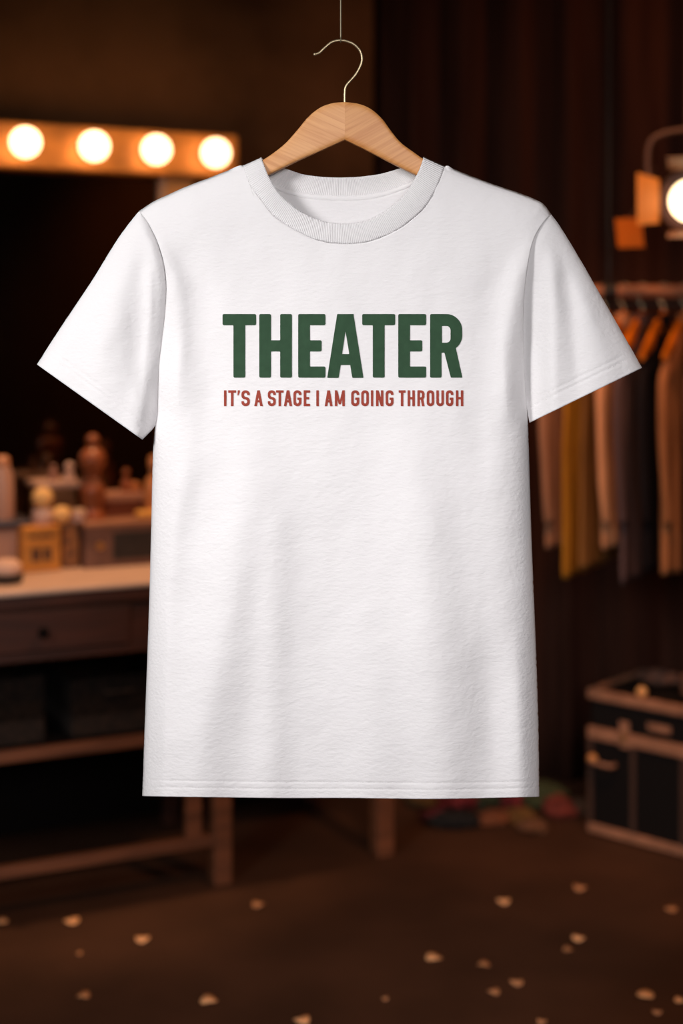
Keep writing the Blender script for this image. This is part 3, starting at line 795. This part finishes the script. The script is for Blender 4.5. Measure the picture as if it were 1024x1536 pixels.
# box with pink lid
o = thing('trinket_box', 'reddish brown trinket box with pinkish lid on the brown case', 'box', tw(t_of(186, .33), .33, zc2), TRZ)
hh2 = .062
box('box_body', mat('red_brown_lacquer', (.20, .055, .025), .4), o, -.056, .056, 0, .09, 0, hh2-.022, .003)
box('lid', mat('dusty_pink_lid', (.42, .20, .13), .5), o, -.062, .062, -.006, .096, hh2-.0219, hh2, .003)
zr = zc2+hh2+.0005
jar('perfume_bottle', 'small dark orange perfume bottle on the dusty pink lid', 189, .37, zr, 'bottle', [('bottle_body', mat('rust_glass', (.28, .075, .022), .35), [(0, 0), (.014, 0), (.016, .012), (.012, .03), (.007, .036), (.007, .042), (0, .042)]), ('stopper', MATS['rust_glass'], ballprof(.010, .052))])
jar('small_pot', 'little orange pot on the dusty pink lid', 203, .36, zr, 'pot', [('pot_body', mat('orange_glaze', (.50, .17, .05), .4), [(0, 0), (.013, 0), (.016, .008), (.014, .018), (0, .019)]), ('pot_lid', MATS['orange_glaze'], [(0, .0192), (.012, .0192), (.004, .026), (0, .027)])])
jar('glass_bottle', 'tall orange glass bottle half hidden behind the shirt edge', 231, .31, zc2, 'bottle', [('bottle_body', mat('orange_glass', (.55, .22, .08), .3), [(0, 0), (.026, 0), (.028, .008), (.028, .07), (.024, .095), (.012, .110), (.011, .13), (0, .13)]), ('cap', MATS['orange_glass'], [(0, .1302), (.015, .1302), (.015, .155), (.010, .162), (0, .163)])])
o = thing('soap_bar', 'yellow soap bar at the front of the brown case lid', 'soap', tw(t_of(224, .262), .262, zc2), TRZ)
box('soap', mat('yellow_soap', (.72, .36, .08), .5), o, -.034, .034, -.012, .03, 0, .021, .008)

# ================================================================== CLOTHES RACK
RY = 3.9; RZ = EYE+63*RY/FPX
M_rail = mat('rack_rail_copper', (.38, .14, .065), .5, .15, vary=.15, scale=20)
M_rackd = mat('rack_dark_steel', (.014, .010, .009), .5, .3)
rack = thing('clothes_rail', 'brown metal clothes rail hung on dark rods, holding garments at right', 'rail', (.745, RY, 0))
tube('rail', M_rail, rack, [(-.16, 0, RZ), (.3, 0, RZ), (.95, 0, RZ)], .0175, 20)
tube('lower_rail', M_rackd, rack, [(-.12, .06, RZ-.035), (.3, .06, RZ-.035), (.95, .06, RZ-.035)], .008, 12)
for xx in (-.012, .9):
    tube('hanging_rod', M_rackd, rack, [(xx, .0, RZ+.02), (xx, .0, 2.2), (xx, .0, 3.099)], .004, 12)
    lathe('clamp', M_rackd, rack, [(.0185, -.018), (.026, -.018), (.026, .018), (.0185, .018)], (xx, 0, RZ), 20, rot=Matrix.Rotation(PI/2, 3, 'Y').to_quaternion())
    tube('strut', M_rackd, rack, [(xx, .02, RZ-.008), (xx, .04, RZ-.02), (xx, .06, RZ-.035)], .005, 8)
# garments
M_hw = mat('orange_hanger_wood', (.62, .15, .006), .6, spec=.1, vary=.2, scale=14)
def rack_hanger(x, rz, label):
    o = thing('coat_hanger', label, 'hanger', (x, RY, RZ), rz, 'wooden hangers on the rail')
    bm = bmesh.new(); A = []; n = 24; rows = []
    for k in range(n+1):
        u = -1+2*k/n; xx = .19*u
        zt_ = -.052-.115*abs(u)**1.25; zb_ = zt_-.052*(1-abs(u)**1.5)-.018
        ring = []
        for q_ in range(12):
            a = 2*PI*q_/12; ca, sa = math.cos(a), math.sin(a)
            ring.append(bm.verts.new((xx, .0075*math.copysign(abs(ca)**.4, ca), (zt_+zb_)/2+(zt_-zb_)/2*math.copysign(abs(sa)**.4, sa))))
        rows.append(ring)
    for a, b in zip(rows, rows[1:]):
        for k in range(12): bm.faces.new((a[k], a[(k+1) % 12], b[(k+1) % 12], b[k]))
    bm.faces.new(rows[0]); bm.faces.new(rows[-1])
    finish('hanger_arms', bm, M_hw, o, smooth=True)
    R0 = .0205
    pts = [(0, 0, -.056), (0, 0, -.04), (0, .010, -.030)]+[(0, R0*math.cos(math.radians(a)), R0*math.sin(math.radians(a))) for a in range(-50, 200, 18)]
    tube('hook', M_steel, o, smooth_path(pts, 3), .0018, 8)
    return o
def garment(x, rz, label, cat, name, m, length, hw=.20, th=.030, seed=0, sleeves=True, flare=1.0, m2=None):
    th *= .84
    o = thing(name, label, cat, (x, RY, RZ-.085), rz, 'garments on the rail')
    rnd = random.Random(seed); bm = bmesh.new(); seg = 64; rows = []
    f1, f2 = rnd.uniform(0, 6), rnd.uniform(0, 6); nr = 40
    for j in range(nr+1):
        v = j/nr; z = -length*v
        zz_ = -z
        if zz_ < .13: hx = .055+(hw-.055)*(zz_/.13)**.85; 
        else: hx = hw*(1+(flare-1)*(zz_-.13)/(length-.13))-.012*math.sin(min(1, (zz_-.13)/.2)*PI)
        ty = th*(.75+.6*min(1, zz_/.25))*(1 if zz_ > .02 else .8)
        amp = .0025+.0035*min(1, zz_/.5)
        ring = []
        for k in range(seg):
            a = 2*PI*k/seg; ca, sa = math.cos(a), math.sin(a)
            ex = math.copysign(abs(ca)**.75, ca); ey = math.copysign(abs(sa)**.6, sa)
            w_ = amp*(math.sin(ex*hx*55+f1+.8*math.sin(v*3+f2))+.5*math.sin(ex*hx*110+f2+v*2))
            ring.append(bm.verts.new((ex*hx, ey*ty+w_*(.35+.65*abs(sa)), z+.006*noise.noise(Vector((a, v*3, seed))))))
        rows.append(ring)
    for a, b in zip(rows, rows[1:]):
        for k in range(seg): bm.faces.new((a[k], a[(k+1) % seg], b[(k+1) % seg], b[k]))
    ob = finish('garment_body', bm, m, o, smooth=True, angle=False)
    md = ob.modifiers.new('thick', 'SOLIDIFY'); md.thickness = .002
    cl_ = lathe('collar', m2 or m, o, [(.050, -.012), (.054, .004), (.048, .022), (.040, .024), (.036, .004)], (0, 0, 0), 24)
    for v_ in cl_.data.vertices: v_.co.y *= .36
    if sleeves:
        for sx in (-1, 1):
            pts = [(sx*(hw-.03), 0, -.125), (sx*(hw+.008), 0, -.17), (sx*(hw+.020), -.008, -.28), (sx*(hw+.012), -.014, -.42), (sx*(hw-.002), -.02, -.53)]
            sp = smooth_path(pts, 5)
            bm = bmesh.new(); tube_bm(bm, sp, [.027+.0015*math.sin(i*.7+seed)-.006*i/len(sp) for i in range(len(sp))], 20)
            for v_ in bm.verts: v_.co.y = (v_.co.y+.004)*.5
            finish('sleeve', bm, m, o, smooth=True, angle=False)
            
    return o
def fabric(n, c, v=.2): return mat(n, c, .92, vary=v, scale=9, stretch=(3, 3, .5), bump=.001, spec=.12)
XR = lambda px: (px+14-512)*RY/FPX
GA = PI/2+math.radians(-30)
specs = [
    (838, 0, 'dusty brown jacket, first garment from the left on the rail', 'jacket', 'jacket', fabric('dusty_brown_cloth', (.34, .155, .085)), .60, .16, .011, True, 1),
    (864, 0, 'mustard yellow and olive coat, second garment on the rail', 'coat', 'coat', fabric('mustard_cloth', (.42, .17, .015)), .675, .165, .0105, False, 1.05),
    (893, 0, 'olive brown coat, third garment along the rail', 'coat', 'coat', fabric('olive_brown_cloth', (.20, .085, .022)), .65, .185, .012, False, 1.05),
    (921, 0, 'light tan shirt hanging between olive coat and black jacket', 'shirt', 'shirt', fabric('tan_cloth', (.60, .27, .13)), .60, .165, .011, True, 1),
    (949, 0, 'dark grey-purple jacket near the middle of the rail', 'jacket', 'jacket', fabric('grey_purple_cloth', (.090, .052, .050)), .69, .185, .0125, True, 1),
    (981, 0, 'black coat hanging left of the rust brown coat', 'coat', 'coat', fabric('black_cloth', (.010, .007, .008)), .66, .17, .014, True, 1),
    (1014, 0, 'rust brown wool coat at the right end of the visible rail', 'coat', 'coat', fabric('rust_cloth', (.34, .13, .05)), .665, .19, .017, True, 1.05),
    (1050, 0, 'dark brown coat cut off by the right edge of the photo', 'coat', 'coat', fabric('dark_brown_cloth', (.12, .05, .028)), .66, .18, .017, True, 1),
]
for i, (px, da, lab, cat, nm, m, ln, hw, th, sl, fl) in enumerate(specs):
    rz = GA+math.radians(da)
    garment(XR(px), rz, lab, cat, nm, m, ln, hw, th, i*3+1, sl, fl)
    rack_hanger(XR(px), rz, 'orange wooden hanger holding the '+lab.split(',')[0].split(' hanging')[0].split(' near')[0].split(' at the')[0].split(' cut')[0])

# ================================================================== FLIGHT CASE (trunk)
tr0 = Vector((.690, 3.985, 0)); tdir = Vector((.749, -.662, 0)).normalized(); trz = math.atan2(tdir.y, tdir.x)
trunk = thing('flight_case', 'black flight case with brown metal edging standing under the clothes rail', 'case', tr0, trz)
M_edge = mat('copper_edging', (.40, .18, .10), .55, .15, vary=.2, scale=18)
M_panel = mat('black_laminate', (.006, .004, .0035), .7, spec=.2)
LT, DT, HTk = .44, .30, .405
box('case_body', M_panel, trunk, 0.006, LT-.006, .006, DT-.006, .018, .292, .002)
box('lid', M_panel, trunk, 0.006, LT-.006, .006, DT-.006, .302, HTk-.006, .002)
def edges(nm, z0, z1, par):
    bm = bmesh.new(); e = .021
    for (a, b, c0, c1) in ((0, LT, -.004, .018), (0, LT, DT-.018, DT+.004)): bx(bm, a, b, c0, c1, z0, z1)
    for (a, b) in ((-.004, .018), (LT-.018, LT+.004)): bx(bm, a, b, .0181, DT-.0181, z0, z1)
    finish(nm, bm, M_edge, par, bevel=.003)
edges('bottom_edging', .006, .030, trunk)
edges('body_edging', .268, .300, trunk)
edges('lid_edging', HTk-.026, HTk, trunk)
for xx in (0.0, .135, .285, LT-.016):
    box('corner_post', mat('dim_edging', (.075, .035, .022), .6, .1), trunk, xx, xx+.014, -.003, .010, .0302, .2678, .002)
for xx in (.105, .33):
    lt = box('latch', M_edge, trunk, xx, xx+.03, -.010, -.0045, .262, .335, .003)
    box('latch_tongue', M_brass, lt, xx+.008, xx+.022, -.014, -.0101, .28, .305, .002)
h_ = tube('side_handle', M_edge, trunk, smooth_path([(.02, -.003, .215), (.022, -.022, .213), (.05, -.026, .210), (.085, -.022, .208), (.088, -.003, .208)], 5), .006, 10)
lathe('handle_highlight', mat('copper_highlight', (.85, .38, .12), .35, .4), h_, ballprof(.014, 0), (.022, -.012, .215), 20)  # bright ball imitating the gold highlight at the latch and handle
box('label_holder', M_edge, trunk, .19, .26, -.006, -.0032, .325, .345, .001)
for xx in (0.03, LT-.03):
    for yy in (.03, DT-.03): lathe('foot', M_panel, trunk, [(0, 0), (.014, 0), (.014, .0178), (0, .0178)], (xx, yy, 0), 16)
TM = Matrix.Translation(tr0) @ Matrix.Rotation(trz, 4, 'Z')
p_ = TM @ Vector((.162, .014, HTk+.0005))
o = thing('gold_ball', 'small shining gold ball on the front edge of the flight case', 'ball', p_)
lathe('ball_body', mat('gold_ball_paint', (.95, .48, .17), .35, .1), o, ballprof(.0145, .0145))
lathe('ball_cap', M_brass, o, [(.004, .0285), (.004, .032), (0, .032)])
p_ = TM @ Vector((.27, .14, HTk+.0005))
bm = bmesh.new()
for k in range(5):
    r = .045-.003*(k % 2)
    tube_bm(bm, [(r*math.cos(a), r*math.sin(a), .008+k*.0095) for a in [2*PI*i/32 for i in range(33)]], .006, 8, False)
ob = finish('rope_coil', bm, mat('brown_rope', (.22, .10, .06), .8, vary=.3, scale=60), None, smooth=True, angle=False)
ob.location = p_; tag(ob, 'coil of brown rope lying on top of the flight case', 'rope')
p_ = TM @ Vector((.12, .19, HTk+.0005))
o = thing('work_gloves', 'folded dull brown cloth lying on the flight case, left of the rope', 'cloth', p_, trz)
bm = bmesh.new(); bmesh.ops.create_icosphere(bm, subdivisions=4, radius=1)
for v in bm.verts:
    n_ = noise.noise(v.co*2.3); v.co = Vector((v.co.x*.07*(1+.3*n_), v.co.y*.04*(1+.3*n_), max(0, .014+v.co.z*.016*(1+n_))))
finish('cloth_body', bm, mat('dull_brown_cloth', (.13, .06, .04), .9), o, smooth=True, angle=False)
o.name = 'folded_cloth'

# ================================================================== STAGE SPOTLIGHT
sp = Vector(at(1036, 301, 3.55))
M_hous = mat('lamp_housing', (.10, .045, .028), .5, .3)
M_flap = mat('barn_door_lit', (.72, .26, .035), .6)  # brown doors with the lamp's orange light put into the colour
lampT = thing('stage_spotlight', 'stage spotlight with glowing round lens and orange-lit barn doors at the right edge', 'spotlight', sp, math.radians(-12))
RX = Matrix.Rotation(PI/2, 3, 'X').to_quaternion()
lathe('housing', M_hous, lampT, [(.053, -.004), (.075, -.004), (.078, .006), (.086, -.06), (.078, -.17), (.05, -.20), (0, -.20)], (0, 0, 0), 40, rot=RX)
lathe('lens', mat('lens_glow', (1, .9, .7), .3, emit=(1.0, .72, .40), es=4.5), lampT, [(0, .014), (.02, .0125), (.035, .008), (.0525, 0), (.0525, -.006), (0, -.006)], (0, 0, 0), 40, rot=RX)
M_fdk = mat('barn_door_dim', (.20, .075, .025), .6)  # shaded copy of the door colour for the dim top and bottom flaps
def flap(nm, a, tilt, l, w0, w1, off=.078, m_=None):
    # barn door hinged on the rim, at rim angle a, opened by tilt from the lens plane
    bm = bmesh.new()
    ca, sa = math.cos(a), math.sin(a); rad = Vector((ca, 0, sa)); tan = Vector((-sa, 0, ca)); fw = Vector((0, -1, 0))
    d = rad*math.cos(tilt)+fw*math.sin(tilt); nn = d.cross(tan)
    p = rad*off+fw*.006
    q_ = [p-tan*w0, p+tan*w0, p+d*l+tan*w1, p+d*l-tan*w1]
    vs_ = [bm.verts.new(v+nn*e) for e in (-.001, .001) for v in q_]
    for f in ((0, 1, 2, 3), (7, 6, 5, 4), (0, 4, 5, 1), (1, 5, 6, 2), (2, 6, 7, 3), (3, 7, 4, 0)): bm.faces.new([vs_[i] for i in f])
    return finish(nm, bm, m_ or M_flap, lampT)
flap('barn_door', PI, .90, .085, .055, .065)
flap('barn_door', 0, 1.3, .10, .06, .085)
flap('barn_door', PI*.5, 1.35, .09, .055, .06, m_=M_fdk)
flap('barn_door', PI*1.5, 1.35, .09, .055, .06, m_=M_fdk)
# yoke and hanging pipe
tube('yoke', M_hous, lampT, smooth_path([(.11, .09, -.01), (.112, .09, .10), (.09, .09, .17), (0, .09, .19), (-.09, .09, .17), (-.105, .09, .10), (-.095, .09, -.01)], 6), .008, 10)
tube('pipe', M_hous, lampT, [(0, .09, .19), (0, .09, .6), (0, .09, 3.1-sp.z)], .012, 12)
# gel frame hung under the left door
g0 = Vector(at(944, 347, 3.68))
gel = thing('gel_frame', 'orange colour gel in its frame hanging left below the spotlight', 'gel frame', (g0.x, g0.y, g0.z), math.radians(-25))
M_gel = mat('orange_gel', (.42, .095, .003), .6, spec=.1)
bm = bmesh.new()
bx(bm, -.030, .038, -.0015, .0015, -.042, .034)
for v in bm.verts:
    if v.co.z > 0: v.co.x -= .004*0+.008; 
finish('gel_sheet', bm, M_gel, gel)
tube('gel_wire', M_hous, gel, [(0, 0, .034), (.04, .02, .1), (.07, -.02, .16)], .002, 6)

# ================================================================== CLUTTER at the foot of the curtain
def blob(name, label, px, py, Y, sx, sy, sz, m, seed):
    p = at(px, py, Y)
    bm = bmesh.new(); bmesh.ops.create_icosphere(bm, subdivisions=4, radius=1)
    for v in bm.verts:
        n_ = noise.noise(v.co*1.8+Vector((seed, 0, 0)))+.5*noise.noise(v.co*4.5+Vector((0, seed, 0)))
        c_ = v.co*(1+.38*n_); v.co = Vector((c_.x*sx*.9, c_.y*sy, max(0, (c_.z*.5+.42)*sz*.72)))
    o = finish(name, bm, m, None, smooth=True, angle=False); o.location = (p[0], Y, .001)
    return tag(o, label, 'cloth' if 'cloth' in name or 'scarf' in name else 'flower', 'costume bits along the curtain')
blobs = [
    (636, 4.22, .06, .05, .075, (.20, .10, .02), 'dull yellow cloth bundle beside the rear table leg'),
    (655, 4.08, .05, .04, .05, (.20, .02, .04), 'small purple-red cloth bundle beside the rear table leg'),
    (682, 4.2, .07, .05, .11, (.30, .02, .025), 'red cloth bundle peeking below the shirt hem'),
    (680, 4.04, .08, .04, .06, (.008, .007, .008), 'black cloth bundle in front of the red one'),
    (722, 4.22, .06, .05, .09, (.06, .075, .03), 'olive green cloth bundle below the shirt hem'),
    (740, 4.06, .055, .04, .055, (.35, .10, .03), 'rust orange cloth bundle in the middle of the pile'),
    (768, 4.22, .05, .05, .11, (.32, .02, .025), 'crimson cloth bundle at the back of the pile'),
    (778, 4.08, .05, .04, .06, (.30, .13, .02), 'ochre cloth bundle in the pile by the curtain'),
    (812, 4.2, .07, .05, .11, (.10, .12, .035), 'grey-green cloth bundle right of the shirt hem'),
    (800, 4.0, .045, .035, .045, (.34, .13, .05), 'light brown cloth bundle at the front right of the pile'),
    (838, 4.12, .055, .04, .085, (.38, .055, .03), 'reddish cloth bundle at the right end of the pile'),
    (868, 4.15, .05, .04, .06, (.10, .055, .03), 'brown cloth bundle next to the flight case'),
]
for i, (px, Y, sx, sy, sz, c_, lab) in enumerate(blobs):
    blob('cloth_bundle', lab, px, 1230, Y, sx, sy, sz, mat('bundle_cloth_%s' % 'abcdefghijkl'[i], tuple(v*.42 for v in c_), .9, vary=.3, scale=14), i*3.7)

# ================================================================== CONFETTI on the floor
M_conf = [mat('confetti_bright', (.97, .50, .23), .6), mat('confetti_dull', (.55, .25, .11), .6)]
conf = [(107, 1383, 1.1, 0, 'beside the one at the left edge'), (213, 1410, 1, 0, 'below the left end of the shirt hem'), (387, 1358, .9, 1, 'just beyond the front table leg'),
        (313, 1502, 1.1, 0, 'near the bottom, left of centre'), (125, 1495, .9, 1, 'lower left corner of the floor'), (453, 1532, 1.0, 0, 'cut by the bottom edge'),
        (755, 1353, 1, 0, 'bright one nearest the cloth pile'), (870, 1333, 1.05, 1, 'in front of the flight case'), (650, 1438, 1.1, 0, 'centre right of the floor'),
        (725, 1448, .85, 1, 'right of the centre one'), (740, 1489, .8, 1, 'below its two neighbours right of centre'), (775, 1475, .9, 1, 'right of a close lower neighbour'),
        (868, 1409, .9, 0, 'upper of the close pair at right'), (852, 1426, .7, 1, 'lower dimmer of the pair at right'), (967, 1494, 1.1, 0, 'large one in the lower right corner'),
        (1005, 1365, .9, 1, 'near the right edge by the flight case'), (985, 1520, .6, 1, 'small one below the large lower right one'), (1020, 1502, .7, 0, 'cut by the right edge'), (2, 1384, .9, 0, 'cut by the left edge'),
        (118, 1432, .45, 1, 'tiny dim one on the left floor'), (577, 1500, .4, 1, 'tiny dim one at the bottom centre'), (812, 1534, .6, 1, 'at the bottom edge, right of centre')]
for i, (px, py, s_, k, lab) in enumerate(conf):
    Y = EYE*FPX/(py-500); p = at(px, py, Y); rnd = random.Random(i)
    bm = bmesh.new(); n = 18; c0 = bm.verts.new((0, 0, .0035)); rg_ = []
    for a in range(n):
        th_ = 2*PI*a/n; r = .0165*s_*(1+.07*math.sin(3*th_+i))
        rg_.append(bm.verts.new((r*math.cos(th_), r*math.sin(th_), .003+.0025*math.sin(2*th_+i*1.3))))
    for a in range(n): bm.faces.new((c0, rg_[a], rg_[(a+1) % n]))
    o = finish('confetti', bm, M_conf[k], None, smooth=True, angle=False)
    sd = o.modifiers.new('thick', 'SOLIDIFY'); sd.thickness = .0012
    o.location = (p[0], Y, 0.001)
    tag(o, 'pale orange confetti disc on the dark floor, '+lab, 'confetti', 'confetti discs on the floor')
